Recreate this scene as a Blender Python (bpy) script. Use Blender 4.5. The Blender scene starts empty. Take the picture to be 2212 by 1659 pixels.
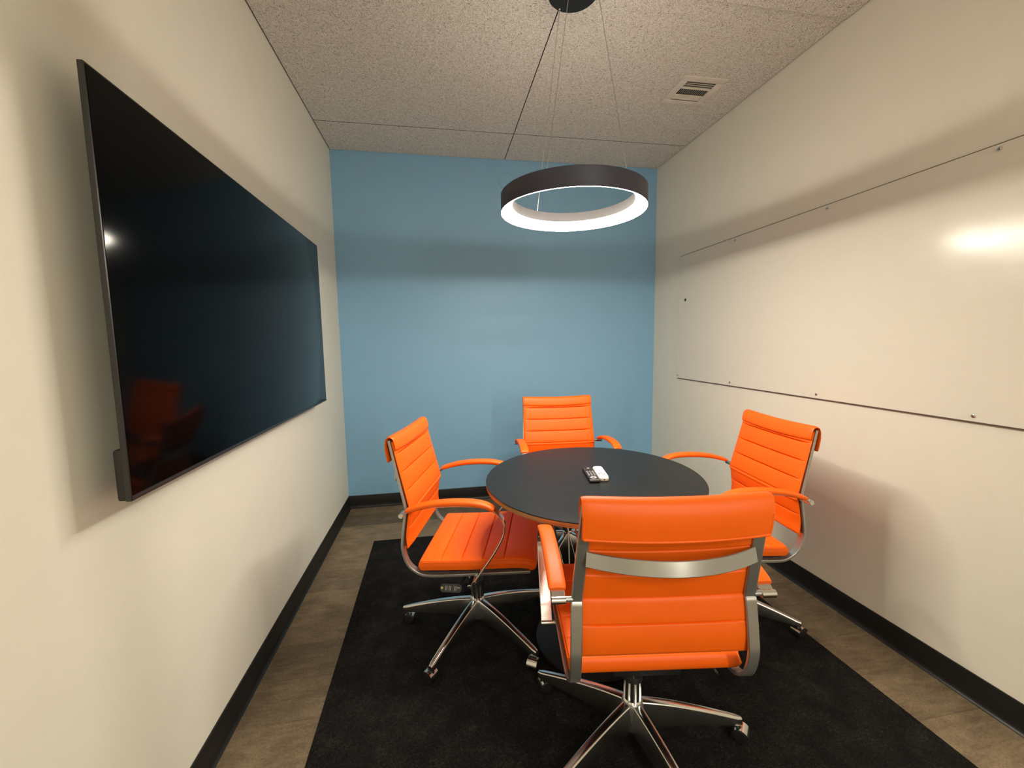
import bpy, bmesh, math, random
from mathutils import Vector, Matrix
from math import sin, cos, pi, radians, sqrt, hypot

random.seed(7)
SC = bpy.context.scene
COL = SC.collection

# ------------------------------------------------------------------ room size (metres)
W, H, YF = 2.5635, 2.694, -4.05      # width, ceiling height, front wall (behind the camera)

# ================================================================== materials
def new_mat(name):
    m = bpy.data.materials.new(name); m.use_nodes = True
    nt = m.node_tree; nt.nodes.clear()
    out = nt.nodes.new('ShaderNodeOutputMaterial')
    b = nt.nodes.new('ShaderNodeBsdfPrincipled')
    nt.links.new(b.outputs[0], out.inputs[0])
    return m, nt, b

def setp(b, **k):
    for n, v in k.items():
        b.inputs[n].default_value = v

def node(nt, typ, **k):
    n = nt.nodes.new(typ)
    for a, v in k.items():
        if a in n.inputs: n.inputs[a].default_value = v
        else: setattr(n, a, v)
    return n

def coords(nt, scale=None, kind='Object'):
    tc = node(nt, 'ShaderNodeTexCoord')
    if scale is None: return tc.outputs[kind]
    mp = node(nt, 'ShaderNodeMapping'); mp.inputs['Scale'].default_value = scale
    nt.links.new(tc.outputs[kind], mp.inputs[0]); return mp.outputs[0]

def noise(nt, co, scale, detail=3, rough=.5, dist=0):
    n = node(nt, 'ShaderNodeTexNoise')
    n.inputs['Scale'].default_value = scale; n.inputs['Detail'].default_value = detail
    n.inputs['Roughness'].default_value = rough; n.inputs['Distortion'].default_value = dist
    nt.links.new(co, n.inputs['Vector']); return n.outputs[0]

def ramp(nt, fac, stops):
    r = node(nt, 'ShaderNodeValToRGB'); el = r.color_ramp.elements
    while len(el) < len(stops): el.new(.5)
    for e, (p, c) in zip(el, stops):
        e.position = p; e.color = (*c, 1)
    nt.links.new(fac, r.inputs[0]); return r.outputs[0]

def bump(nt, b, h, strength=.2, dist=.002):
    n = node(nt, 'ShaderNodeBump'); n.inputs['Strength'].default_value = strength
    n.inputs['Distance'].default_value = dist
    nt.links.new(h, n.inputs['Height']); nt.links.new(n.outputs[0], b.inputs['Normal'])

def plain(name, col, rough=.5, metal=0, bumps=None, spec=.5, var=.06):
    m, nt, b = new_mat(name)
    setp(b, Roughness=rough, Metallic=metal, **{'Specular IOR Level': spec})
    co = coords(nt)
    n = noise(nt, co, 9, 4)
    lo = tuple(c*(1-var) for c in col); hi = tuple(min(1, c*(1+var)) for c in col)
    nt.links.new(ramp(nt, n, [(.3, lo), (.7, hi)]), b.inputs['Base Color'])
    if bumps: bump(nt, b, noise(nt, co, bumps[0], 3), bumps[1], bumps[2])
    return m

M = {}
M['wall'] = plain('wall_paint_offwhite', (.825, .80, .695), .6, bumps=(140, .12, .002), spec=.35, var=.012)
M['blue'] = plain('wall_paint_blue', (.225, .44, .66), .5, bumps=(140, .12, .002), spec=.4, var=.015)
M['rubber'] = plain('black_rubber_base', (.008, .008, .008), .42, bumps=(60, .05, .001), spec=.4)
M['orange'] = plain('orange_leather', (.84, .124, .004), .46, bumps=(520, .10, .0012), spec=.32, var=.03)
M['chrome'] = plain('polished_aluminium', (.72, .72, .70), .19, 1.0, bumps=(40, .02, .001), var=.03)
M['brushed'] = plain('satin_aluminium', (.42, .42, .40), .28, .80, bumps=(120, .04, .001), var=.06)
M['black_plastic'] = plain('black_plastic', (.012, .012, .012), .45, bumps=(200, .05, .001))
M['wheel'] = plain('caster_wheel_plastic', (.012, .012, .012), .4)
M['ring_black'] = plain('charcoal_lamp_housing', (.042, .043, .062), .5, bumps=(300, .05, .0006), spec=.4)
M['canopy_black'] = plain('black_ceiling_canopy', (.014, .014, .015), .5, spec=.3)
M['inner_ring'] = plain('lamp_inner_band', (.055, .050, .052), .5, spec=.3)
M['steel_cable'] = plain('steel_cable', (.50, .49, .47), .35, 1.0)
M['tv_frame'] = plain('tv_frame_black', (.022, .022, .021), .42, bumps=(300, .05, .0005))
M['vent_paint'] = plain('vent_paint', (.74, .70, .62), .5)
M['vent_dark'] = plain('vent_dark_duct', (.012, .010, .010), .8)
M['iron'] = plain('black_cast_iron', (.012, .012, .012), .5, bumps=(90, .1, .001))
M['white_plastic'] = plain('white_remote_plastic', (.85, .82, .75), .35)
M['mark_grey'] = plain('grey_button_print', (.32, .31, .32), .5)
M['mark_dark'] = plain('dark_print', (.05, .05, .05), .5)
M['edge_shade_dark'] = plain('dark_edge_and_shade', (.085, .06, .045), .6)  # dark top edge line, and the painted shadow strip below the whiteboard
M['mark_yellow'] = plain('yellow_sticker', (.55, .42, .12), .5)
M['mark_white'] = plain('white_print', (.38, .38, .36), .5)

# faint round outline left by an old patch on the blue wall
nt = M['blue'].node_tree; b = nt.nodes['Principled BSDF']
vs = node(nt, 'ShaderNodeVectorMath', operation='DISTANCE'); nt.links.new(coords(nt), vs.inputs[0]); vs.inputs[1].default_value = (1.295, 0, 2.537)
ringm = ramp(nt, vs.outputs['Value'], [(.0565, (1, 1, 1)), (.060, (.80, .80, .80)), (.062, (.80, .80, .80)), (.0655, (1, 1, 1))])
lk = b.inputs['Base Color'].links[0].from_socket
mul = node(nt, 'ShaderNodeMix', data_type='RGBA', blend_type='MULTIPLY'); mul.inputs[0].default_value = 1
nt.links.new(lk, mul.inputs[6]); nt.links.new(ringm, mul.inputs[7]); nt.links.new(mul.outputs[2], b.inputs['Base Color'])

# ceiling: wood wool acoustic panel
m, nt, b = new_mat('wood_wool_panel'); setp(b, Roughness=.95, **{'Specular IOR Level': .1})
co = coords(nt)
n1 = noise(nt, co, 135, 4, .6, 2.2)
n2 = noise(nt, co, 310, 3, .6, 3.0)
sc1 = node(nt, 'ShaderNodeMath', operation='MULTIPLY'); sc1.inputs[1].default_value = 1.5; nt.links.new(n1, sc1.inputs[0])
mx = node(nt, 'ShaderNodeMath', operation='MULTIPLY_ADD'); mx.inputs[1].default_value = .5; nt.links.new(n2, mx.inputs[0]); nt.links.new(sc1.outputs[0], mx.inputs[2])
hf = node(nt, 'ShaderNodeMath', operation='MULTIPLY'); hf.inputs[1].default_value = .5
nt.links.new(mx.outputs[0], hf.inputs[0])
nt.links.new(ramp(nt, hf.outputs[0], [(.385, (.12, .10, .08)), (.440, (.56, .525, .46)), (.490, (.82, .79, .72)), (.570, (.96, .935, .88))]), b.inputs['Base Color'])
bump(nt, b, hf.outputs[0], .7, .006)
M['tectum'] = m
M['gap'] = plain('dark_joint_gap', (.045, .033, .024), .9)

# floor: brown wood-look planks running across the room
m, nt, b = new_mat('floor_planks'); setp(b, Roughness=.5, **{'Specular IOR Level': .35})
co = coords(nt)
sep = node(nt, 'ShaderNodeSeparateXYZ'); nt.links.new(co, sep.inputs[0])
dv = node(nt, 'ShaderNodeMath', operation='MULTIPLY_ADD'); dv.inputs[1].default_value = 1/.197; dv.inputs[2].default_value = .79
nt.links.new(sep.outputs[1], dv.inputs[0])
fl = node(nt, 'ShaderNodeMath', operation='FLOOR'); nt.links.new(dv.outputs[0], fl.inputs[0])
ha = node(nt, 'ShaderNodeMath', operation='MULTIPLY_ADD'); ha.inputs[1].default_value = 2.9898; ha.inputs[2].default_value = 395.16
nt.links.new(fl.outputs[0], ha.inputs[0])
hs = node(nt, 'ShaderNodeMath', operation='SINE'); nt.links.new(ha.outputs[0], hs.inputs[0])
hm = node(nt, 'ShaderNodeMath', operation='MULTIPLY'); hm.inputs[1].default_value = 43.7585; nt.links.new(hs.outputs[0], hm.inputs[0])
wn = node(nt, 'ShaderNodeMath', operation='FRACT'); nt.links.new(hm.outputs[0], wn.inputs[0])
fr = node(nt, 'ShaderNodeMath', operation='FRACT'); nt.links.new(dv.outputs[0], fr.inputs[0])
grain = noise(nt, coords(nt, (3.2, 16, 1)), 3.2, 6, .62, .5)
blot = noise(nt, coords(nt, (1, 1.4, 1)), 7, 7, .68, .3)
fine = noise(nt, co, 130, 4, .65)
c1 = ramp(nt, grain, [(.28, (.085, .060, .036)), (.5, (.16, .118, .070)), (.72, (.25, .19, .115))])
c2 = ramp(nt, blot, [(.3, (.065, .046, .028)), (.52, (.17, .125, .076)), (.72, (.27, .205, .125))])
mixc = node(nt, 'ShaderNodeMix', data_type='RGBA'); mixc.inputs[0].default_value = .55
nt.links.new(c1, mixc.inputs[6]); nt.links.new(c2, mixc.inputs[7])
tone = node(nt, 'ShaderNodeMapRange'); tone.inputs[3].default_value = .66; tone.inputs[4].default_value = 1.32
nt.links.new(wn.outputs[0], tone.inputs[0])
sm = node(nt, 'ShaderNodeMapRange'); sm.inputs[1].default_value = .3; sm.inputs[2].default_value = .7; sm.inputs[3].default_value = .72; sm.inputs[4].default_value = 1.28
nt.links.new(fine, sm.inputs[0])
tm = node(nt, 'ShaderNodeMath', operation='MULTIPLY'); nt.links.new(tone.outputs[0], tm.inputs[0]); nt.links.new(sm.outputs[0], tm.inputs[1])
seam = node(nt, 'ShaderNodeMapRange'); seam.inputs[1].default_value = 0; seam.inputs[2].default_value = .015; seam.inputs[3].default_value = .55; seam.inputs[4].default_value = 1
nt.links.new(fr.outputs[0], seam.inputs[0])
tm2 = node(nt, 'ShaderNodeMath', operation='MULTIPLY'); nt.links.new(tm.outputs[0], tm2.inputs[0]); nt.links.new(seam.outputs[0], tm2.inputs[1])
vm = node(nt, 'ShaderNodeVectorMath', operation='SCALE'); nt.links.new(mixc.outputs[2], vm.inputs[0]); nt.links.new(tm2.outputs[0], vm.inputs['Scale'])
nt.links.new(vm.outputs[0], b.inputs['Base Color'])
bump(nt, b, grain, .08, .001)
M['floor'] = m

# carpet
m, nt, b = new_mat('black_carpet'); setp(b, Roughness=.95, **{'Specular IOR Level': .15})
co = coords(nt)
f1 = noise(nt, co, 170, 5, .7, 1.6)
f2 = noise(nt, co, 11, 4, .6)
ad = node(nt, 'ShaderNodeMath', operation='MULTIPLY_ADD'); ad.inputs[1].default_value = .35
nt.links.new(f2, ad.inputs[0]); nt.links.new(f1, ad.inputs[2])
nt.links.new(ramp(nt, ad.outputs[0], [(.50, (.003, .0028, .0026)), (.66, (.009, .008, .0075)), (.76, (.022, .019, .0175)), (.88, (.062, .055, .05))]), b.inputs['Base Color'])
bump(nt, b, f1, .9, .006)
M['carpet'] = m

# glossy whiteboard
m, nt, b = new_mat('whiteboard_gloss'); setp(b, **{'Specular IOR Level': .36})
co = coords(nt)
sm1 = noise(nt, coords(nt, (1, 1, 2.2)), 9, 6, .65, 1.2)
nt.links.new(ramp(nt, sm1, [(.3, (.785, .757, .660)), (.7, (.798, .771, .677))]), b.inputs['Base Color'])
rr = node(nt, 'ShaderNodeMapRange'); rr.inputs[1].default_value = .35; rr.inputs[2].default_value = .7; rr.inputs[3].default_value = .16; rr.inputs[4].default_value = .225
nt.links.new(sm1, rr.inputs[0]); nt.links.new(rr.outputs[0], b.inputs['Roughness'])
M['board'] = m

# table laminate + plywood edge
m, nt, b = new_mat('black_laminate'); setp(b, Roughness=.31, IOR=1.33)
co = coords(nt)
nn = noise(nt, co, 5, 5)
nt.links.new(ramp(nt, nn, [(.3, (.0095, .010, .0105)), (.7, (.013, .0135, .014))]), b.inputs['Base Color'])
rr = node(nt, 'ShaderNodeMapRange'); rr.inputs[3].default_value = .30; rr.inputs[4].default_value = .42
nt.links.new(nn, rr.inputs[0]); nt.links.new(rr.outputs[0], b.inputs['Roughness'])
M['laminate'] = m
m, nt, b = new_mat('plywood_edge'); setp(b, Roughness=.5)
co = coords(nt, (6, 6, 260))
nt.links.new(ramp(nt, noise(nt, co, 1.5, 3), [(.35, (.30, .13, .035)), (.65, (.52, .25, .08))]), b.inputs['Base Color'])
M['ply'] = m

# TV glass
m, nt, b = new_mat('tv_screen_glass'); setp(b, Roughness=.10, IOR=1.18)
nt.links.new(ramp(nt, noise(nt, coords(nt), 3, 2), [(.3, (.0012, .0016, .0018)), (.7, (.0018, .0022, .0024))]), b.inputs['Base Color'])
M['screen'] = m

# luminous lamp diffuser
LAMP = 121.0
m, nt, b = new_mat('lamp_diffuser'); setp(b, Roughness=.5)
b.inputs['Base Color'].default_value = (.9, .88, .82, 1)
nn = noise(nt, coords(nt), 2, 1)
nt.links.new(ramp(nt, nn, [(0, (1, .915, .77)), (1, (1, .925, .785))]), b.inputs['Emission Color'])
b.inputs['Emission Strength'].default_value = LAMP
M['diffuser'] = m

m, nt, b = new_mat('added_uplight_glow'); setp(b, Roughness=.5)  # glow added on the unseen ring top to brighten ceiling and upper walls
b.inputs['Base Color'].default_value = (.9, .88, .82, 1)
nt.links.new(ramp(nt, noise(nt, coords(nt), 2, 1), [(0, (1, .915, .77)), (1, (1, .925, .785))]), b.inputs['Emission Color'])
b.inputs['Emission Strength'].default_value = LAMP*.125
M['added_uplight'] = m

# ================================================================== mesh helpers
def finish(name, verts, faces, mats, parent=None, midx=None, sharp=35, loc=(0, 0, 0), rot=(0, 0, 0)):
    me = bpy.data.meshes.new(name)
    me.from_pydata([tuple(v) for v in verts], [], faces)
    if not isinstance(mats, (list, tuple)): mats = [mats]
    for mm in mats: me.materials.append(mm)
    if midx:
        for p, i in zip(me.polygons, midx): p.material_index = i
    bm = bmesh.new(); bm.from_mesh(me)
    bmesh.ops.remove_doubles(bm, verts=bm.verts, dist=1e-6)
    bmesh.ops.recalc_face_normals(bm, faces=bm.faces)
    bm.to_mesh(me); bm.free()
    for p in me.polygons: p.use_smooth = True
    me.set_sharp_from_angle(angle=radians(sharp))
    o = bpy.data.objects.new(name, me); COL.objects.link(o)
    o.location = loc; o.rotation_euler = rot
    if parent: o.parent = parent
    return o

class MB:
    """collects shapes into one mesh"""
    def __init__(s): s.v = []; s.f = []; s.m = []
    def add(s, v, f, mi=0, mat=None):
        n = len(s.v)
        if mat is not None: v = [mat @ Vector(p) for p in v]
        s.v += [tuple(p) for p in v]; s.f += [tuple(i+n for i in q) for q in f]; s.m += [mi]*len(f)
    def build(s, name, mats, parent=None, **k):
        return finish(name, s.v, s.f, mats, parent, s.m, **k)
    def box(s, lo, hi, bev=0, mi=0, mat=None):
        x0, y0, z0 = lo; x1, y1, z1 = hi
        if bev <= 0:
            v = [(x0,y0,z0),(x1,y0,z0),(x1,y1,z0),(x0,y1,z0),(x0,y0,z1),(x1,y0,z1),(x1,y1,z1),(x0,y1,z1)]
            f = [(0,3,2,1),(4,5,6,7),(0,1,5,4),(1,2,6,5),(2,3,7,6),(3,0,4,7)]
            s.add(v, f, mi, mat); return
        bm = bmesh.new(); bmesh.ops.create_cube(bm, size=1)
        for q in bm.verts:
            q.co = Vector(((x0+x1)/2+q.co.x*(x1-x0), (y0+y1)/2+q.co.y*(y1-y0), (z0+z1)/2+q.co.z*(z1-z0)))
        bmesh.ops.bevel(bm, geom=bm.edges[:], offset=bev, segments=2, affect='EDGES', profile=.6)
        s.frombm(bm, mi, mat)
    def frombm(s, bm, mi=0, mat=None):
        bm.verts.index_update()
        s.add([q.co.copy() for q in bm.verts], [[q.index for q in f.verts] for f in bm.faces], mi, mat); bm.free()
    def lathe(s, prof, seg=48, mi=0, mat=None, closed=False, sx=1, sy=1):
        """prof: (r,z) list around the z axis; mi may be a list per profile segment"""
        v = []; f = []; mis = []
        n = len(prof)
        for k in range(seg):
            a = 2*pi*k/seg
            v += [(r*cos(a)*sx, r*sin(a)*sy, z) for r, z in prof]
        for k in range(seg):
            k2 = (k+1) % seg
            for i in range(n if closed else n-1):
                j = (i+1) % n
                f.append((k*n+i, k2*n+i, k2*n+j, k*n+j)); mis.append(mi[i] if isinstance(mi, list) else mi)
        n0 = len(s.m); s.add(v, f, 0, mat); s.m[n0:] = mis
    def sweep(s, path, sec, up=Vector((1, 0, 0)), mi=0, mat=None, cap=True, scale=None):
        """sweep section sec [(a,b)] along 3-D path; a runs along `up`, b along up x tangent"""
        P = [Vector(p) for p in path]; n = len(sec); v = []; f = []
        for i, p in enumerate(P):
            t = (P[min(i+1, len(P)-1)]-P[max(i-1, 0)]).normalized()
            u = (up-t*up.dot(t)).normalized(); w = t.cross(u)
            k = scale[i] if scale else (1, 1)
            v += [p+u*a*k[0]+w*c*k[1] for a, c in sec]
        for i in range(len(P)-1):
            for j in range(n):
                f.append((i*n+j, i*n+(j+1) % n, (i+1)*n+(j+1) % n, (i+1)*n+j))
        if cap: f.append(tuple(range(n))); f.append(tuple((len(P)-1)*n+j for j in reversed(range(n))))
        s.add(v, f, mi, mat)
    def tube(s, path, r, seg=10, mi=0, mat=None):
        P = [Vector(p) for p in path]; t = (P[-1]-P[0]).normalized()
        up = Vector((0, 0, 1)) if abs(t.z) < .8 else Vector((1, 0, 0))
        s.sweep(path, [(r*cos(2*pi*k/seg), r*sin(2*pi*k/seg)) for k in range(seg)], up, mi, mat)
    def cyl(s, a, b_, r, seg=20, mi=0, bev=0, mat=None):
        a = Vector(a); b_ = Vector(b_); L = (b_-a).length
        q = (b_-a).to_track_quat('Z', 'Y').to_matrix().to_4x4(); T = Matrix.Translation(a) @ q
        if mat is not None: T = mat @ T
        e = min(bev, r*.5)
        pr = [(0, 0), (r-e, 0), (r, e), (r, L-e), (r-e, L), (0, L)] if e > 0 else [(0, 0), (r, 0), (r, L), (0, L)]
        s.lathe(pr, seg, mi, T)

def rect(wa, wb, c=.002):
    a, b = wa/2, wb/2; c = min(c, a*.9, b*.9)
    return [(-a+c, -b), (a-c, -b), (a, -b+c), (a, b-c), (a-c, b), (-a+c, b), (-a, b-c), (-a, -b+c)]

def fillet(pts, rad, seg=8):
    """round the corners of an open polyline (any dimension)"""
    P = [Vector(p) for p in pts]; out = [P[0]]
    for i in range(1, len(P)-1):
        r = rad[i-1] if isinstance(rad, (list, tuple)) else rad
        a = (P[i-1]-P[i]); b_ = (P[i+1]-P[i]); la, lb = a.length, b_.length
        d = min(r, la*.49, lb*.49); p0 = P[i]+a.normalized()*d; p1 = P[i]+b_.normalized()*d
        for k in range(seg+1):
            t = k/seg; out.append(p0*(1-t)**2+P[i]*2*t*(1-t)+p1*t*t)
    out.append(P[-1]); return out

def crom(pts, n=8):
    """Catmull-Rom through points"""
    P = [Vector(p) for p in pts]; P = [P[0]*2-P[1]]+P+[P[-1]*2-P[-2]]; out = []
    for i in range(1, len(P)-2):
        a, b_, c, d = P[i-1:i+3]
        for k in range(n):
            t = k/n
            out.append(.5*((2*b_)+(c-a)*t+(2*a-5*b_+4*c-d)*t*t+(3*b_-a-3*c+d)*t**3))
    out.append(P[-2]); return out

def resample(path, step):
    P = [Vector(p) for p in path]; L = [0]
    for a, b_ in zip(P, P[1:]): L.append(L[-1]+(b_-a).length)
    n = max(2, int(round(L[-1]/step))); out = []; j = 0
    for i in range(n+1):
        d = L[-1]*i/n
        while j < len(L)-2 and L[j+1] < d: j += 1
        t = (d-L[j])/max(1e-9, L[j+1]-L[j]); out.append(P[j].lerp(P[j+1], min(1, t)))
    return out, L[-1]

def smoothstep(t): t = max(0, min(1, t)); return t*t*(3-2*t)

def cushion(mb, path, hw, h, seams=(), nx=22, step=.006, puff=.004, groove=.005, edge_pow=6, endr=.02, sag=None, side_in=.006, hwf=None, back_groove=True, mi=0):
    """upholstered pad: 2-D path [(y,z)] of the mid surface, half width hw along x, half thickness h, grooves at arc lengths"""
    pts, L = resample([Vector((0, y, z)) for y, z in path], step)
    n = len(pts); front = []; back = []
    us = []
    for i in range(nx+1):
        t = -1+2*i/nx
        us.append(math.copysign(1-(1-abs(t))**1.6, t))
    for k, p in enumerate(pts):
        sl = L*k/(n-1)
        t = (pts[min(k+1, n-1)]-pts[max(k-1, 0)]).normalized()
        nrm = Vector((0, -t.z, t.y))            # left of travel direction
        de = min(sl, L-sl)
        e_end = sqrt(max(0, 1-(1-min(1, de/endr))**2)) if endr > 0 else 1
        # quilt
        g = 0; pf = 1
        if seams:
            d = min(abs(sl-q) for q in seams)
            g = math.exp(-(d/.0017)**2)
            pf = min(1, d/.034); pf = 1-(1-pf)**2.2
        rf, rb = [], []
        w = hwf(sl/L) if hwf else hw
        for u in us:
            e = (1-abs(u)**edge_pow)
            e_side = sqrt(max(0, e))
            hh = h*(.12+.88*e_side)*(.12+.88*e_end)
            q = (puff*pf-groove*g)*min(1, 4*(1-abs(u)))*min(1, e_end*1.2)
            x = u*w*(1-.0*e_end)
            off = sag(u, sl/L) if sag else Vector((0, 0, 0))
            rf.append(Vector((x, p.y, p.z))+off+nrm*(hh+q))
            rb.append(Vector((x, p.y, p.z))+off-nrm*(hh+(q*.6 if back_groove else 0)))
        front.append(rf); back.append(rb)
    v = []; f = []; m = nx+1
    for r in front: v += r
    o = len(v)
    for r in back: v += r
    for k in range(n-1):
        for i in range(nx):
            f.append((k*m+i, k*m+i+1, (k+1)*m+i+1, (k+1)*m+i))
            f.append((o+k*m+i, o+(k+1)*m+i, o+(k+1)*m+i+1, o+k*m+i+1))
        f.append((k*m, (k+1)*m, o+(k+1)*m, o+k*m)); f.append((k*m+nx, o+k*m+nx, o+(k+1)*m+nx, (k+1)*m+nx))
    for i in range(nx):
        f.append((i, o+i, o+i+1, i+1)); k = n-1
        f.append((k*m+i, k*m+i+1, o+k*m+i+1, o+k*m+i))
    mb.add(v, f, mi)
    return pts, L

def empty(name, loc, rz=0):
    o = bpy.data.objects.new(name, None); COL.objects.link(o)
    o.location = loc; o.rotation_euler = (0, 0, rz); o.empty_display_size = .1
    return o

def tag(o, label, cat, group=None):
    o['label'] = label; o['category'] = cat
    if group: o['group'] = group
    return o

def struct(o): o['kind'] = 'structure'; return o

# ================================================================== room shell
T = .12
mb = MB(); mb.box((-1.6, -6.9, -T), (W+1.6, T, 0)); struct(mb.build('floor', M['floor']))
mb = MB(); mb.box((-T, YF-T, 0), (0, T, H+T)); struct(mb.build('wall_left', M['wall']))
mb = MB(); mb.box((W, YF-T, 0), (W+T, T, H+T)); struct(mb.build('wall_right', M['wall']))
mb = MB(); mb.box((0, 0, 0), (W, T, H+T)); struct(mb.build('wall_back', M['blue']))
# front wall behind the camera: a glazed entrance opening with a post
mb = MB()
OX0, OX1, OZ = .12, 2.44, 2.60
mb.box((0, YF-T, 0), (OX0, YF, H)); mb.box((OX1, YF-T, 0), (W, YF, H)); mb.box((OX0, YF-T, OZ), (OX1, YF, H))
struct(mb.build('wall_front', M['wall']))
mb = MB(); mb.box((1.066, -4.118, 0), (1.100, -4.084, OZ), .003)
struct(mb.build('trim_1', M['tv_frame']))

VX, VY = 2.207, -1.040
# the corridor outside the entrance
mb = MB(); mb.box((-1.6, -6.9, 0), (W+1.6, -6.78, 2.9)); struct(mb.build('wall_corridor', M['wall']))
mb = MB(); mb.box((-1.6, -6.78, 0), (-1.48, YF-T, 2.9)); mb.box((W+1.48, -6.78, 0), (W+1.6, YF-T, 2.9)); struct(mb.build('wall_corridor_ends', M['wall']))
mb = MB(); mb.box((-1.6, -6.9, 2.9), (W+1.6, YF-T, 3.0)); struct(mb.build('ceiling_corridor', M['wall']))
mb = MB(); mb.box((-1.6, YF-T, H+T), (W+1.6, YF, 3.0)); mb.box((-1.6, YF-T, 0), (-T, YF, H+T)); mb.box((W+T, YF-T, 0), (W+1.6, YF, H+T)); struct(mb.build('wall_front_outer', M['wall']))

def panel(mb, x0, y0, x1, y1, z0, z1):
    v = [(x0,y0,z0),(x1,y0,z0),(x1,y1,z0),(x0,y1,z0),(x0,y0,z1),(x1,y0,z1),(x1,y1,z1),(x0,y1,z1)]
    mb.add(v, [(0,3,2,1),(4,5,6,7)], 0); mb.add(v, [(0,1,5,4),(1,2,6,5),(2,3,7,6),(3,0,4,7)], 1)
# ceiling: dark backing with wood wool panels
ys = [0, -.408, -1.636, -2.864, YF]; xs = [0, 1.284, W]
mb = MB(); mb.box((0, YF-T, H+.012), (W, 0, H+T), 0, 1)
for j in range(4):
    for i in range(2):
        g = .0026
        dz = [0, 0, -.004, 0][j] + (.0007 if i else 0)
        x0, x1, y0, y1 = xs[i]+(.006 if i == 0 else g), xs[i+1]-(.005 if i == 1 else g), ys[j+1]+g, ys[j]-(.003 if j == 0 else g)
        if (i, j) == (1, 1):                       # this panel is cut out for the air register
            a, c, d, e = VX-.1, VX+.1, VY-.1, VY+.1
            for q in ((x0, y0, x1, d), (x0, e, x1, y1), (x0, d, a, e), (c, d, x1, e)):
                panel(mb, q[0], q[1], q[2], q[3], H+dz, H+.02+dz)
        else:
            panel(mb, x0, y0, x1, y1, H+dz, H+.02+dz)
struct(mb.build('ceiling', [M['tectum'], M['gap']], sharp=30))

# cove base
def cove(name, p0, p1, inward):
    prof = [(0, 0), (.0165, 0), (.0165, .0018), (.0125, .0045), (.0085, .010), (.0065, .018), (.006, .030), (.006, .096), (.0045, .0995), (0, .1)]
    a = Vector(p0); b_ = Vector(p1); n = Vector(inward); v = []; f = []
    for P in (a, b_):
        v += [P+n*d+Vector((0, 0, z)) for d, z in prof]
    k = len(prof)
    for i in range(k): f.append((i, (i+1) % k, k+(i+1) % k, k+i))
    f.append(tuple(range(k))); f.append(tuple(k+i for i in reversed(range(k))))
    return struct(finish(name, v, f, M['rubber'], sharp=40))
cove('baseboard_left', (0, YF, 0), (0, 0, 0), (1, 0, 0))
cove('baseboard_right', (W, YF, 0), (W, 0, 0), (-1, 0, 0))
cove('baseboard_back', (.006, 0, 0), (W-.006, 0, 0), (0, -1, 0))

# ================================================================== carpet
mb = MB(); RZ = .006
def rrect(x0, y0, x1, y1, r, n=5):
    out = []
    for cx, cy, a0 in ((x1-r, y1-r, 0), (x0+r, y1-r, 90), (x0+r, y0+r, 180), (x1-r, y0+r, 270)):
        for k in range(n+1):
            a = radians(a0+90*k/n); out.append((cx+r*cos(a), cy+r*sin(a)))
    return out
def slab(mb, pts, z0, z1, mi=0, mat=None, bev=0):
    n = len(pts); v = []; f = []
    cx = sum(p[0] for p in pts)/n; cy = sum(p[1] for p in pts)/n
    lv = [(z0, 0), (z1, 0)] if bev <= 0 else [(z0, bev), (z0+bev, 0), (z1-bev, 0), (z1, bev)]
    for z, ins in lv:
        for x, y in pts:
            d = hypot(x-cx, y-cy); k = 1-ins/d if d > 0 else 1
            v.append((cx+(x-cx)*k, cy+(y-cy)*k, z))
    for l in range(len(lv)-1):
        for i in range(n): f.append((l*n+i, l*n+(i+1) % n, (l+1)*n+(i+1) % n, (l+1)*n+i))
    f.append(tuple(reversed(range(n)))); f.append(tuple((len(lv)-1)*n+i for i in range(n)))
    mb.add(v, f, mi, mat)
slab(mb, [(.277, -.62), (.300, -3.25), (2.290, -3.25), (2.268, -.64)], 0, RZ, 0, None, .0015)
rug = mb.build('carpet', M['carpet'], sharp=60)
tag(rug, 'black short pile carpet laid on the brown floor under table and chairs', 'rug')

# ================================================================== television
TVY0, TVY1, TVH = -2.37, -.80, .876
tv = empty('television', (.082, (TVY0+TVY1)/2, .966))
tag(tv, 'large flat black television, switched off, hung on the left cream wall', 'television')
hw = (TVY1-TVY0)/2
mb = MB()                       # local: x out of wall, y along wall, z up from the lower edge
mb.box((-.011, -hw, 0), (0, hw, TVH), .0012); 
mb.build('frame', M['tv_frame'], tv)
mb = MB(); mb.box((-.001, -hw+.004, .012), (.0012, hw-.004, TVH-.004), .0004)
mb.build('screen', M['screen'], tv)
mb = MB(); mb.box((-.0014, -hw+.002, .0015), (.0020, hw-.002, .0105), .0006)
mb.build('lower_bezel', M['tv_frame'], tv)
mb = MB(); mb.box((-.030, -hw+.004, -.001), (-.010, hw-.004, .112), .007); mb.box((-.052, -hw+.22, .06), (-.010, hw-.22, .52), .010)
mb.build('rear_housing', M['black_plastic'], tv)
mb = MB(); mb.box((-.074, -.30, .22), (-.050, .30, .25), .002); mb.box((-.074, -.30, .42), (-.050, .30, .45), .002)
for yy in (-.2, .2): mb.box((-.060, yy-.02, .18), (-.048, yy+.02, .49), .002)
mb.build('wall_bracket', M['black_plastic'], tv)
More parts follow.
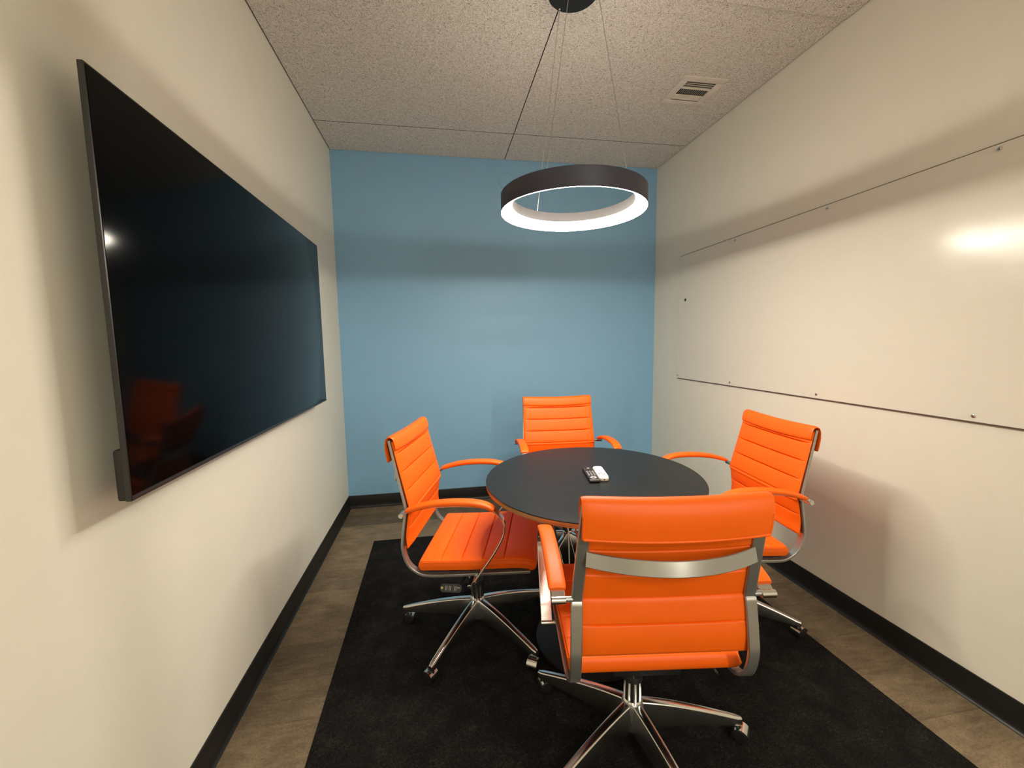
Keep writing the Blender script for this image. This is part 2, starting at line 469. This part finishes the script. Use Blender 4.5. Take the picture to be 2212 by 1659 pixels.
# ================================================================== whiteboard
WY0, WY1, WZ0, WZ1 = -2.822, -.378, .992, 1.909
wb = empty('whiteboard', (W, (WY0+WY1)/2, WZ0))
tag(wb, 'large glossy white whiteboard panel screwed flat to the right cream wall', 'whiteboard')
mb = MB(); pts = rrect(-(WY1-WY0)/2, 0, (WY1-WY0)/2, WZ1-WZ0, .012)
slab(mb, pts, .0005, .0075, 0, Matrix(((0, 0, -1, 0), (1, 0, 0, 0), (0, 1, 0, 0), (0, 0, 0, 1))), .0008)
mb.build('panel', M['board'], wb, sharp=30)
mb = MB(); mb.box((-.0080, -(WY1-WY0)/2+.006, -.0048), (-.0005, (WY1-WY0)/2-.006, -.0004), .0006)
mb.build('edge_and_shade_strip', M['edge_shade_dark'], wb)  # dark strip painted in for the shadow under the board
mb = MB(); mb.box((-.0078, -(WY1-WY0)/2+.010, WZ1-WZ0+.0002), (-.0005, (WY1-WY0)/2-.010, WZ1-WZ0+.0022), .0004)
mb.build('edge_and_shade_strip', M['edge_shade_dark'], wb)
cyw = (WY0+WY1)/2
for k in range(5):
    yy = [-.390, -.983, -1.606, -2.221, -2.81][k]-cyw
    for zz in (1.0115-WZ0+(.01 if k == 0 else 0)*0, (1.893)-WZ0):
        s = MB(); s.lathe([(0, .0042), (.0035, .0040), (.0062, .0026), (.0070, 0), (.0070, -.001)], 20, 0, Matrix.Translation((-.0075, yy, zz)) @ Matrix.Rotation(-pi/2, 4, 'Y'))
        s.box((-.0045, -.0007, .0036), (.0045, .0007, .0045), 0, 1, Matrix.Translation((-.0075, yy, zz)) @ Matrix.Rotation(-pi/2, 4, 'Y'))
        s.build('mounting_screw', [M['chrome'], M['black_plastic']], wb)
s = MB(); s.lathe([(0, .0022), (.0095, .0020), (.011, .001), (.011, -.001)], 24, 0, Matrix.Translation((-.0075, -.467-cyw, 1.580-WZ0)) @ Matrix.Rotation(-pi/2, 4, 'Y'))
o = s.build('magnet_dot', M['black_plastic'], wb); o['label'] = 'small black round dot'

# ================================================================== ceiling vent
VS = .258
vent = empty('ceiling_vent', (VX, VY, H))
tag(vent, 'beige square air register with dark louvres in the ceiling', 'vent')
mb = MB(); h2 = VS/2; ox, oy = .088, .088
pl = [(-h2, -h2, h2, -oy), (-h2, oy, h2, h2), (-h2, -oy, -ox, oy), (ox, -oy, h2, oy), (-ox, -.030, ox, -.020), (-ox, .038, ox, .046)]
for x0, y0, x1, y1 in pl: mb.box((x0, y0, -.005), (x1, y1, .0), .0012)
mb.build('frame_plate', M['vent_paint'], vent)
mb = MB(); mb.box((-ox, -oy, .010), (ox, oy, .0118)); mb.build('duct', M['vent_dark'], vent)
def blade(p0, p1, tilt, w):
    mb = MB(); a = Vector(p0); b_ = Vector(p1); d = (b_-a).normalized()
    side = Vector((-d.y, d.x, 0)); n = (side*cos(tilt)+Vector((0, 0, 1))*sin(tilt))
    mb.sweep([a, b_], rect(.0018, w, .0003), side.cross(d)*0+d.cross(n)); mb.build('louvre', M['vent_paint'], vent)
for k in range(4): yy = -.082+k*.0165; blade((-ox, yy, .001), (ox, yy, .001), radians(70), .008)
for k in range(15): xx = -.084+k*.012; blade((xx, -.019, .001), (xx, .037, .001), radians(132), .008)
for k in range(4): yy = .052+k*.0115; blade((-ox, yy, .000), (ox, yy, .000), radians(-8), .0105)
for yy in (-.108, .108):
    s = MB(); s.lathe([(0, -.0066), (.003, -.006), (.0038, -.005), (.0038, -.004)], 12, 0, Matrix.Translation((.005, yy, 0))); s.build('screw', M['brushed'], vent)

# ================================================================== ring pendant
PX, PY, ZB = 1.306, -1.615, 1.8255
RO, RI, ZT = .300, .2525, 1.8255+.0728
pen = empty('ring_pendant_lamp', (PX, PY, H))
tag(pen, 'round charcoal ring pendant lamp, lit, hanging over the black table on thin cables', 'lamp')
z = lambda q: q-H
mb = MB()
mb.lathe([(RO-.0030, z(ZB)+.0016), (RO-.0010, z(ZB)+.0004), (RO-.0004, z(ZB)+.0002), (RO, z(ZB)+.0008), (RO, z(ZT)-.0015), (RO-.0015, z(ZT)), (RI+.001, z(ZT)),
          (RI+.001, z(ZT)-.002), (RI+.004, z(ZT)-.004), (RO-.004, z(ZT)-.004), (RO-.0030, z(ZT)-.006)], 128, 0, None, True)
mb.build('lamp_housing', M['ring_black'], pen)
mb = MB(); mb.lathe([(RI+.0008, z(ZT)-.0002), (RI-.0005, z(ZT)-.0008), (RI-.0005, z(1.8575)), (RI+.0018, z(1.8575)), (RI+.0018, z(ZT)-.0022)], 128, 0, None, True)
mb.build('inner_band', M['inner_ring'], pen)
mb = MB(); mb.lathe([(RO-.0008, z(ZB)-.0002), (RO-.0034, z(ZB)-.0002), (RO-.0040, z(ZB)+.0020), (RO-.0060, z(ZB)+.012), (RO-.0085, z(ZB)+.022), (RO-.0140, z(ZB)+.0285), (RO-.0240, z(ZB)+.0315), (RI+.0022, z(1.8575)+.0008)], 128)
dif = mb.build('diffuser', M['diffuser'], pen); dif['label'] = 'glowing white diffuser'
mb = MB(); mb.lathe([(RI+.006, z(ZT)+.0005), (RO-.008, z(ZT)+.0005)], 128)
mb.build('added_uplight_strip', M['added_uplight'], pen)  # added light strip, out of view, lifts the upper walls and ceiling
CR = .1015; CX, CY = 1.309-PX, -1.614-PY
mb = MB(); mb.lathe([(0, -.026), (CR-.002, -.026), (CR, -.024), (CR, -.0005), (0, -.0005)], 64, 0, Matrix.Translation((CX, CY, 0)))
mb.build('canopy', M['canopy_black'], pen)
att = [(-.091, .257, -.033, .080), (-.170, -.224, -.031, -.062), (.117, -.262, .070, -.070)]
for ax, ay, hx, hy in att:
    s = MB(); s.tube([(CX+hx, CY+hy, -.030), (ax, ay, z(ZT)+.002)], .0012, 8); s.build('suspension_cable', M['steel_cable'], pen)
    s = MB(); s.lathe([(0, -.033), (.003, -.033), (.0045, -.030), (.0045, -.0255)], 14, 0, Matrix.Translation((CX+hx, CY+hy, 0)))
    s.build('cable_grip', M['chrome'], pen)
    s = MB(); s.cyl((ax, ay, z(ZT)-.001), (ax, ay, z(ZT)+.005), .0028, 12); s.build('cable_anchor', M['chrome'], pen)
for a in (65, 300):
    s = MB(); ra = RI+.006; s.cyl((ra*cos(radians(a)), ra*sin(radians(a)), z(ZT)-.001), (ra*cos(radians(a)), ra*sin(radians(a)), z(ZT)+.002), .0028, 12); s.build('screw', M['chrome'], pen)

# ================================================================== table
TX, TY, TH, TR = 1.347, -1.745, .7285, .4415
tab = empty('round_table', (TX, TY, RZ))
tag(tab, 'round black meeting table with wood edge and wire base, in the room centre', 'table')
tilt = Matrix.Rotation(.0, 4, 'X')
nrm = Vector((-.017, -.019, 1)).normalized()
q = Vector((0, 0, 1)).rotation_difference(nrm).to_matrix().to_4x4()
TT = Matrix.Translation((0, 0, TH-RZ)) @ q
mb = MB()
mb.lathe([(0, 0), (TR-.0010, 0), (TR, -.0010), (TR, -.0032), (TR-.0006, -.0034), (TR-.0006, -.0190), (TR-.0025, -.0205), (0, -.0205)], 128, [0, 0, 0, 1, 1, 1, 1], TT)
mb.build('tabletop', [M['laminate'], M['ply']], tab, sharp=30)
mb = MB(); mb.lathe([(0, 0), (.235, 0), (.24, .004), (.238, .012), (.20, .022), (.115, .034), (.095, .040), (0, .040)], 64)
mb.build('base_disc', M['iron'], tab)
mb = MB(); mb.lathe([(.17, 0), (.225, 0), (.225, -.012), (.17, -.012)], 48, 0, Matrix.Translation((0, 0, TH-RZ-.0205)) @ q, True)
mb.build('top_ring', M['iron'], tab)
for k in range(12):
    s = MB(); a0 = radians(k*30+8+(6 if k % 2 else 0)); tw = radians(58 if k % 2 else -58)
    top = Vector((.205*cos(a0), .205*sin(a0), 0)); top.z = TH-RZ-.026-(nrm.x*top.x+nrm.y*top.y)
    a1 = a0+tw
    s.tube([top, Vector((.085*cos(a1), .085*sin(a1), .036))], .0034, 8); s.build('wire_rod', M['chrome'], tab)

# ================================================================== remotes
def place_matrix(x, y):  # point on the tilted table top
    zz = TH-(nrm.x*(x-TX)+nrm.y*(y-TY))/nrm.z
    return Vector((x, y, zz))
def remote(name, label, cx, cy, ang, L, Wd, th, rad, mat):
    e = empty(name, place_matrix(cx, cy)+nrm*.0004)
    e.rotation_mode = 'QUATERNION'
    e.rotation_quaternion = Vector((0, 0, 1)).rotation_difference(nrm) @ Matrix.Rotation(ang, 3, 'Z').to_quaternion()
    tag(e, label, 'remote control')
    s = MB(); slab(s, rrect(-Wd/2, -L/2, Wd/2, L/2, rad, 6), 0, th, 0, None, min(.004, th*.3))
    s.build('case', mat, e, sharp=50)
    return e
ra = math.atan2(-1.8155+1.674, 1.366-1.389)  # direction towards the camera end
bl = remote('remote_control', 'slim black remote control with small buttons beside the white one on table', 1.342, -1.745, ra-radians(-90)+radians(1), .158, .042, .013, .004, M['black_plastic'])
for r_ in range(6):
    for c_ in range(3):
        s = MB(); slab(s, rrect(-.0035, -.0026, .0035, .0026, .0012, 2), .0129, .0142, 0, Matrix.Translation((-.0115+c_*.0115, .038-r_*.0125, 0)))
        s.build('button', M['mark_grey'] if (r_ > 0) else M['black_plastic'], bl)
s = MB(); slab(s, rrect(-.0055, -.0045, .0055, .0045, .003, 3), .0129, .0144, 0, Matrix.Translation((.002, .064, 0))); s.build('power_button', M['mark_white'], bl)
s = MB(); s.lathe([(.006, .0129), (.006, .0142), (.013, .0142), (.013, .0129)], 28, 0, Matrix.Translation((0, -.050, 0))); s.build('direction_pad', M['mark_grey'], bl)
wr = remote('remote_control', 'white rounded remote control with dark ring mark beside the black one on table', 1.3835, -1.746, ra-radians(-90), .146, .041, .018, .016, M['white_plastic'])
s = MB(); s.lathe([(.0095, .0179), (.0095, .0184), (.0125, .0184), (.0125, .0179)], 28, 0, Matrix.Translation((0, -.030, 0)))
for a in range(4): s.box((-.0022, .0125, .0179), (.0022, .0165, .0184), 0, 0, Matrix.Translation((0, -.030, 0)) @ Matrix.Rotation(a*pi/2, 4, 'Z'))
s.build('direction_pad', M['mark_dark'], wr)
s = MB(); s.cyl((0, -.0722, .009), (0, -.0734, .009), .003, 14); s.build('port_hole', M['mark_dark'], wr)

# ================================================================== office chairs
RAILX = .2155
def rail_x(z):      # distance of a rail's centre line from the chair's middle: the back narrows towards the top
    pts = [(.38, .2265), (.50, .2265), (.645, .2215), (.92, .2080)]
    if z <= pts[0][0]: return pts[0][1]
    for (a, p), (b_, q_) in zip(pts, pts[1:]):
        if z <= b_: return p+(q_-p)*(z-a)/(b_-a)
    return pts[-1][1]
def make_chair(label):
    root = empty('office_chair', (0, 0, RZ))
    tag(root, label, 'chair', 'orange leather office chairs round the table')
    Z = -RZ
    # --- rails (y,z) of the outer edge, one bent flat bar per side
    prof = [(-.2915, .918), (-.268, .815), (-.230, .652), (-.233, .630), (-.244, .550), (-.2475, .490), (-.231, .432), (-.196, .3985), (-.152, .3855), (-.06, .3895), (.056, .399), (.250, .4145)]
    fine = crom([Vector((0, a, c+Z)) for a, c in prof], 8)
    for sx in (-1, 1):
        mb = MB(); P = [p+Vector((sx*rail_x(p.z-Z), 0, 0)) for p in fine]
        mb.sweep(P, rect(.029, .011, .0022))
        mb.cyl((sx*(RAILX+.016), -.229, .646+Z), (sx*(RAILX+.036), -.229, .646+Z), .0075, 20)
        mb.build('side_rail', M['brushed'], root, sharp=40)
    # --- back brace between the rails
    mb = MB(); P = []
    for i in range(25):
        u = -1+2*i/24
        P.append(Vector((u*(RAILX-.010), -.266-.056*(1-u*u)-.003, .772+Z)))
    mb.sweep(P, rect(.0365, .007, .0015), Vector((0, .25, 1)).normalized())
    mb.build('back_brace', M['brushed'], root, sharp=40)
    # --- back pad in front of the rails
    bp = [(-.2275, .4935), (-.2315, .545), (-.2200, .632), (-.2165, .650), (-.2555, .812), (-.2795, .914)]
    bpath = crom([Vector((0, a, c+Z)) for a, c in bp], 10)
    bpath = [(p.y, p.z) for p in reversed(bpath)]
    L = sum(hypot(b_[0]-a[0], b_[1]-a[1]) for a, b_ in zip(bpath, bpath[1:]))
    seams = [.050+.0755*k for k in range(5)]
    sag = lambda u, t: Vector((0, -.006*(1-u*u)*smoothstep((1-t)*1.5), -.007*(1-u*u)*(1-t)))
    mb = MB(); cushion(mb, bpath, .2275, .0088, seams, nx=22, step=.0014, puff=.0034, groove=.0095, edge_pow=12, endr=.012, sag=sag, hwf=lambda t: .2215+.0135*t)
    # rolled piping along lower edge
    y0, z0 = bpath[-1]
    mb.tube([(x, y0-.002, z0+.004) for x in (-.229, 0, .229)], .0065, 10)
    bk = mb.build('backrest', M['orange'], root, sharp=50)
    # --- wrapped flap over the top of the rails
    fl = [(-.2700, .8775), (-.2650, .887), (-.2690, .910), (-.2750, .9250), (-.2845, .931), (-.2950, .929), (-.3025, .919), (-.3055, .895), (-.2985, .850), (-.295, .833)]
    fp = crom([Vector((0, a, c+Z)) for a, c in fl], 8); fp = [(p.y, p.z) for p in fp]
    mb = MB(); cushion(mb, fp, .2235, .0055, (), nx=22, step=.005, puff=0, groove=0, edge_pow=14, endr=.008, sag=lambda u, t: Vector((0, -.008*(1-u*u)*max(0, min(1, (t-.1)*1.5)), -.008*(1-u*u))))
    yb, zb = fp[-1]
    edge = []
    for i in range(13):
        u = -1+2*i/12; edge.append((u*.2185, yb-.008*(1-u*u)-.004, zb-.008*(1-u*u)+.003))
    mb.tube(edge, .0042, 8)
    for sx in (-1, 1): mb.tube([(sx*.2195, -.3065, .890+Z), (sx*.220, -.302, .86+Z), (sx*.2188, yb-.003, zb+.003)], .0036, 8)
    mb.build('head_flap', M['orange'], bk, sharp=60)
    # --- seat cushion
    sp = [(-.189, .421), (-.12, .424), (.02, .431), (.15, .4415), (.215, .4445), (.250, .440), (.270, .427)]
    spath = crom([Vector((0, a, c+Z)) for a, c in sp], 10); spath = [(p.y, p.z) for p in spath]
    L = sum(hypot(b_[0]-a[0], b_[1]-a[1]) for a, b_ in zip(spath, spath[1:]))
    seams = [.088+.084*k for k in range(4)]
    mb = MB()
    cushion(mb, [(p[0], p[1]) for p in spath][::1], .2345, .0225, seams, nx=24, step=.0014, puff=.0030, groove=.0095, edge_pow=60, endr=.016, back_groove=False)
    for sx in (-1, 1):      # stitched seam along the upper side edge
        mb.tube([Vector((sx*.2336, y_, z_+.0150)) for y_, z_ in spath[3:-8]], .0017, 6)
    # flip so that the quilted face looks up
    mb.v = [v for v in mb.v]
    seat = mb.build('seat', M['orange'], root, sharp=50)
    # --- armrests
    for sx in (-1, 1):
        ax = sx*.2675
        loop = [(-.231, .645), (-.200, .662), (-.130, .679), (-.05, .688), (.03, .689), (.085, .683), (.123, .668), (.148, .643), (.1585, .612), (.155, .580), (.136, .538), (.105, .486), (.070, .435), (.045, .396)]
        P = crom([Vector((ax, a, c+Z)) for a, c in loop], 7)
        mb = MB(); mb.sweep(P, rect(.036, .0058, .0018))
        mb.cyl((ax-sx*.018, -.2315, .6455+Z), (ax+sx*.0185, -.2315, .6455+Z), .0098, 24, 0, .001)
        mb.cyl((ax-sx*.045, .0415, .3905+Z), (ax+sx*.0185, .0415, .3905+Z), .0072, 20, 0, .001)
        arm = mb.build('armrest', M['chrome'], root, sharp=40)
        # padded sleeve
        sl = [(-.213, .657+.006), (-.130, .679+.0075), (-.05, .688+.0085), (.03, .689+.0085), (.083, .683+.007), (.120, .669+.005)]
        P = crom([Vector((ax, a, c+Z)) for a, c in sl], 8); n = len(P)
        sec = [(.0232*cos(t)*(1 if True else 1), .0105*sin(t)) for t in [2*pi*k/20 for k in range(20)]]
        sec = [(math.copysign(abs(cos(t))**.62, cos(t))*.0232, math.copysign(abs(sin(t))**.7, sin(t))*.0105) for t in [2*pi*(k+.5)/20 for k in range(20)]]
        sc = []
        for i in range(n):
            e = min(i, n-1-i)/(n-1); k = sqrt(1-(1-min(1, e/.05))**2)*.35+.65
            sc.append((k*.25+.75, k*(.86+.14*sin(pi*i/(n-1)))))
        mb = MB(); mb.sweep(P, sec, scale=sc)
        o = mb.build('arm_pad', M['orange'], arm, sharp=60); o['label'] = 'orange padded sleeve'
    # --- mechanism, lever, column
    mb = MB(); mb.box((-.10, -.13, .338+Z), (.10, .10, .383+Z), .010); mb.box((-.205, -.07, .372+Z), (.205, -.03, .386+Z), .002); mb.box((-.205, .05, .378+Z), (.205, .09, .392+Z), .002)
    mb.lathe([(0, .30), (.032, .30), (.036, .312), (.040, .34), (0, .34)], 28, 0, Matrix.Translation((0, 0, Z)))
    mech = mb.build('tilt_mechanism', M['black_plastic'], root)
    mb = MB(); mb.tube([(.08, -.005, .352+Z), (.17, -.02, .338+Z), (.195, -.03, .330+Z)], .0045, 8)
    T2 = Matrix.Translation((.212, -.062, .322+Z)) @ Matrix.Rotation(radians(58), 4, 'Y')
    slab(mb, rrect(-.016, -.048, .016, .040, .014, 6), -.003, .003, 0, T2, .001)
    for k, (yy, n_) in enumerate(((-.026, 2), (-.012, 2), (.010, 2))):
        for j in range(n_): mb.box((-.008, yy+j*.005, .003), (.009, yy+j*.005+.002, .0034), 0, 1, T2)
    mb.box((-.003, .020, .003), (.000, .032, .0034), 0, 1, T2)
    s_ = [(cos(2*pi*k/14)*.0045, sin(2*pi*k/14)*.0045-.040) for k in range(14)]
    slab(mb, s_, .003, .0036, 2, T2)
    o = mb.build('height_lever', [M['black_plastic'], M['mark_white'], M['mark_yellow']], mech); o['label'] = 'black paddle lever with white symbols'
    mb = MB(); mb.cyl((.07, .015, .358+Z), (.245, .015, .352+Z), .005, 12, 0); mb.cyl((.226, .015, .353+Z), (.25, .015, .352+Z), .008, 16, 1, .002)
    mb.build('tension_knob', [M['black_plastic'], M['chrome']], mech)
    mb = MB(); mb.lathe([(.014, .20), (.014, .305)], 24, 0, Matrix.Translation((0, 0, Z)))
    mb.lathe([(.0145, .243), (.029, .243), (.030, .240), (.030, .226), (.0285, .224)], 32, 1, Matrix.Translation((0, 0, Z)))
    # fluted sleeve
    v = []; f = []; mi = []; seg = 56; zs = [.228, .224, .158, .153, .140]
    for iz, zz in enumerate(zs):
        for k in range(seg):
            a = 2*pi*k/seg; ph = (k % 7)
            dep = .0040 if (2 <= ph <= 6 and 0 < iz < 3) else 0
            r = .0285+.0016*iz/4-dep
            v.append((r*cos(a), r*sin(a), zz+Z))
    for iz in range(len(zs)-1):
        for k in range(seg):
            k2 = (k+1) % seg; f.append((iz*seg+k, iz*seg+k2, (iz+1)*seg+k2, (iz+1)*seg+k))
            ph = k % 7; mi.append(1 if (2 <= ph <= 5 and iz == 1) else 0)
    n0 = len(mb.m); mb.add(v, f); mb.m[n0:] = mi
    mb.build('gas_column', [M['chrome'], M['black_plastic']], root, sharp=30)
    # --- star base: hub, five legs, casters
    mb = MB(); mb.lathe([(0, .062), (.022, .062), (.026, .070), (.032, .085), (.0355, .132), (.0345, .146), (.0315, .1515), (0, .1515)], 40, 0, Matrix.Translation((0, 0, Z)))
    mb.build('base_hub', M['brushed'], root)
    n = 22; v = []; f = []
    for i in range(n):
        t = i/(n-1); r = .018+t*.334
        zt = .1515-.006*t-.066*t**1.45; ht = .068*(1-t)**.9+.019
        wt = .0150-.0035*t; wbm = .0215-.0085*t; rd = .0062
        if i == n-1: wt *= .72; wbm *= .75
        zb_ = zt-ht
        v += [(r, -wbm, zb_+Z), (r, -wbm*1.0, zb_+.004+Z), (r, -wt, zt-rd+Z), (r, -wt+rd*.12, zt-rd*.55+Z), (r, -wt+rd*.5, zt-rd*.16+Z), (r, -wt+rd*1.2, zt+Z), (r, wt-rd*1.2, zt+Z), (r, wt-rd*.5, zt-rd*.16+Z), (r, wt-rd*.12, zt-rd*.55+Z), (r, wt, zt-rd+Z), (r, wbm*1.0, zb_+.004+Z), (r, wbm, zb_+Z)]
    for i in range(n-1):
        for j in range(12): f.append((i*12+j, i*12+(j+1) % 12, (i+1)*12+(j+1) % 12, (i+1)*12+j))
    f.append(tuple(range(12))); f.append(tuple((n-1)*12+j for j in reversed(range(12))))
    leg_me = None; cas_me = None
    for k in range(5):
        if leg_me is None:
            lg = finish('base_leg', v, f, M['chrome'], root, sharp=40); leg_me = lg.data
            mb = MB()
            # hood: arc shell over the twin wheel, axle along local y, stem at origin
            wr_, wx, wz = .0225, -.014, .0232
            hw_ = .0205; seg = 20; vo = []; fo = []
            for k2 in range(seg+1):
                a = radians(-35+205*k2/seg)
                for rr in (wr_+.0012, wr_+.0032):
                    for yy in (-hw_, hw_): vo.append((wx+rr*cos(a), yy, wz+rr*sin(a)))
            for k2 in range(seg):
                b0 = k2*4; c0 = b0+4
                fo += [(b0, b0+1, c0+1, c0), (b0+2, c0+2, c0+3, b0+3), (b0, c0, c0+2, b0+2), (b0+1, b0+3, c0+3, c0+1)]
            fo += [(0, 2, 3, 1), (seg*4, seg*4+1, seg*4+3, seg*4+2)]
            mb.add(vo, fo, 0)
            mb.cyl((0, 0, .036), (0, 0, .066), .0075, 16, 1)
            mb.box((-.010, -.0045, .020), (.006, .0045, .052), .002, 1)
            for yy in (-1, 1):
                mb.lathe([(0, -.007), (wr_-.003, -.007), (wr_, -.005), (wr_, .005), (wr_-.003, .007), (wr_*.6, .0075), (0, .0065)], 28, 1, Matrix.Translation((wx, yy*.0125, wz)) @ Matrix.Rotation(-yy*pi/2, 4, 'X'))
            cs = mb.build('caster', [M['chrome'], M['wheel']], lg, sharp=40); cas_me = cs.data
        else:
            lg = bpy.data.objects.new('base_leg', leg_me); COL.objects.link(lg); lg.parent = root
            cs = bpy.data.objects.new('caster', cas_me); COL.objects.link(cs); cs.parent = lg
        lg.rotation_euler = (0, 0, radians(72*k)); lg['slot'] = k
        cs.location = (.338, 0, 0); cs['yaw'] = 0.0
    return root

def copy_tree(o, parent=None):
    c = o.copy(); COL.objects.link(c)
    if parent: c.parent = parent
    for ch in list(o.children): copy_tree(ch, c)
    return c

proto = make_chair('orange chair seen from behind, nearest the camera, chrome frame and back brace')
# x, y, facing angle, base angle, caster yaws (world), label
CH = [
 (1.309, -2.211, 1.428, -.165, (2.35, .6, 3.3, 1.0, 5.2), None),
 (.871, -1.580, -.258, -.943, (1.0, 2.0, 3.6, 2.9, 5.6), 'orange chair in side view between the television wall and the table'),
 (1.953, -1.694, 3.043, -.675, (3.3, 1.0, 2.0, 4.0, 5.0), 'orange chair between the whiteboard wall and the table, partly behind another chair'),
 (1.464, -1.028, 4.644, .30, (1.0, 2.0, 3.0, 4.0, 5.0), 'orange chair against the blue wall, facing the camera behind the table'),
]
for i, (x, y, th, ph, yaws, label) in enumerate(CH):
    r = proto if i == 0 else copy_tree(proto)
    r.location = (x, y, RZ); r.rotation_euler = (0, 0, th-pi/2)
    if label: r['label'] = label
    legs = [c for c in r.children if c.name.startswith('base_leg')]
    for lg in legs:
        k = int(lg['slot']); wa = ph+radians(72)*k
        lg.rotation_euler = (0, 0, wa-(th-pi/2))
        for cs in lg.children: cs.rotation_euler = (0, 0, yaws[k]-wa)
for o in list(bpy.data.objects):
    for key in ('slot', 'yaw'):
        if key in o: del o[key]

# ================================================================== light
def area(name, loc, target, size, power, col, size_y=None):
    l = bpy.data.lights.new(name, 'AREA'); l.energy = power; l.color = col; l.size = size
    if size_y: l.shape = 'RECTANGLE'; l.size_y = size_y
    o = bpy.data.objects.new(name, l); COL.objects.link(o); o.location = loc
    o.rotation_euler = (Vector(target)-Vector(loc)).to_track_quat('-Z', 'Y').to_euler()
    return o
# corridor lamp shining in through the glazed entrance behind the camera
area('corridor_wall_lamp', (2.00, -5.65, 1.62), (0.9, -3.0, 1.55), .06, 30, (1, .93, .80), 1.35)
area('corridor_fill_light', (1.3, -5.4, 2.88), (1.3, -5.4, 0), 1.6, 78, (1, .93, .80), .7)  # soft fill light added in the unseen corridor
w = bpy.data.worlds.new('world'); SC.world = w; w.use_nodes = True
w.node_tree.nodes['Background'].inputs[0].default_value = (1, .9, .78, 1)
w.node_tree.nodes['Background'].inputs[1].default_value = .1

# ================================================================== camera
yaw, pit, rol = .1714, .1022, .0149
fw = Vector((sin(yaw)*cos(pit), cos(yaw)*cos(pit), -sin(pit)))
rt0 = Vector((cos(yaw), -sin(yaw), 0)); dn0 = fw.cross(rt0)
rt = rt0*cos(rol)+dn0*sin(rol); dn = -rt0*sin(rol)+dn0*cos(rol)
cam = bpy.data.cameras.new('camera'); co_ = bpy.data.objects.new('camera', cam); COL.objects.link(co_)
cam.sensor_width = 36; cam.lens = 901.87/2212*36; cam.clip_start = .02
Mx = Matrix((( rt.x, -dn.x, -fw.x, .736), (rt.y, -dn.y, -fw.y, -3.355), (rt.z, -dn.z, -fw.z, 1.2935), (0, 0, 0, 1)))
co_.matrix_world = Mx
SC.camera = co_

SC.view_settings.view_transform = 'Standard'; SC.view_settings.look = 'None'
SC.view_settings.exposure = 0; SC.view_settings.gamma = 1; SC.view_settings.use_curve_mapping = False
SC.cycles.use_denoising = True
SC.cycles.max_bounces = 10; SC.cycles.diffuse_bounces = 6; SC.cycles.glossy_bounces = 5
SC.cycles.caustics_reflective = False; SC.cycles.caustics_refractive = False
SC.cycles.sample_clamp_indirect = 6
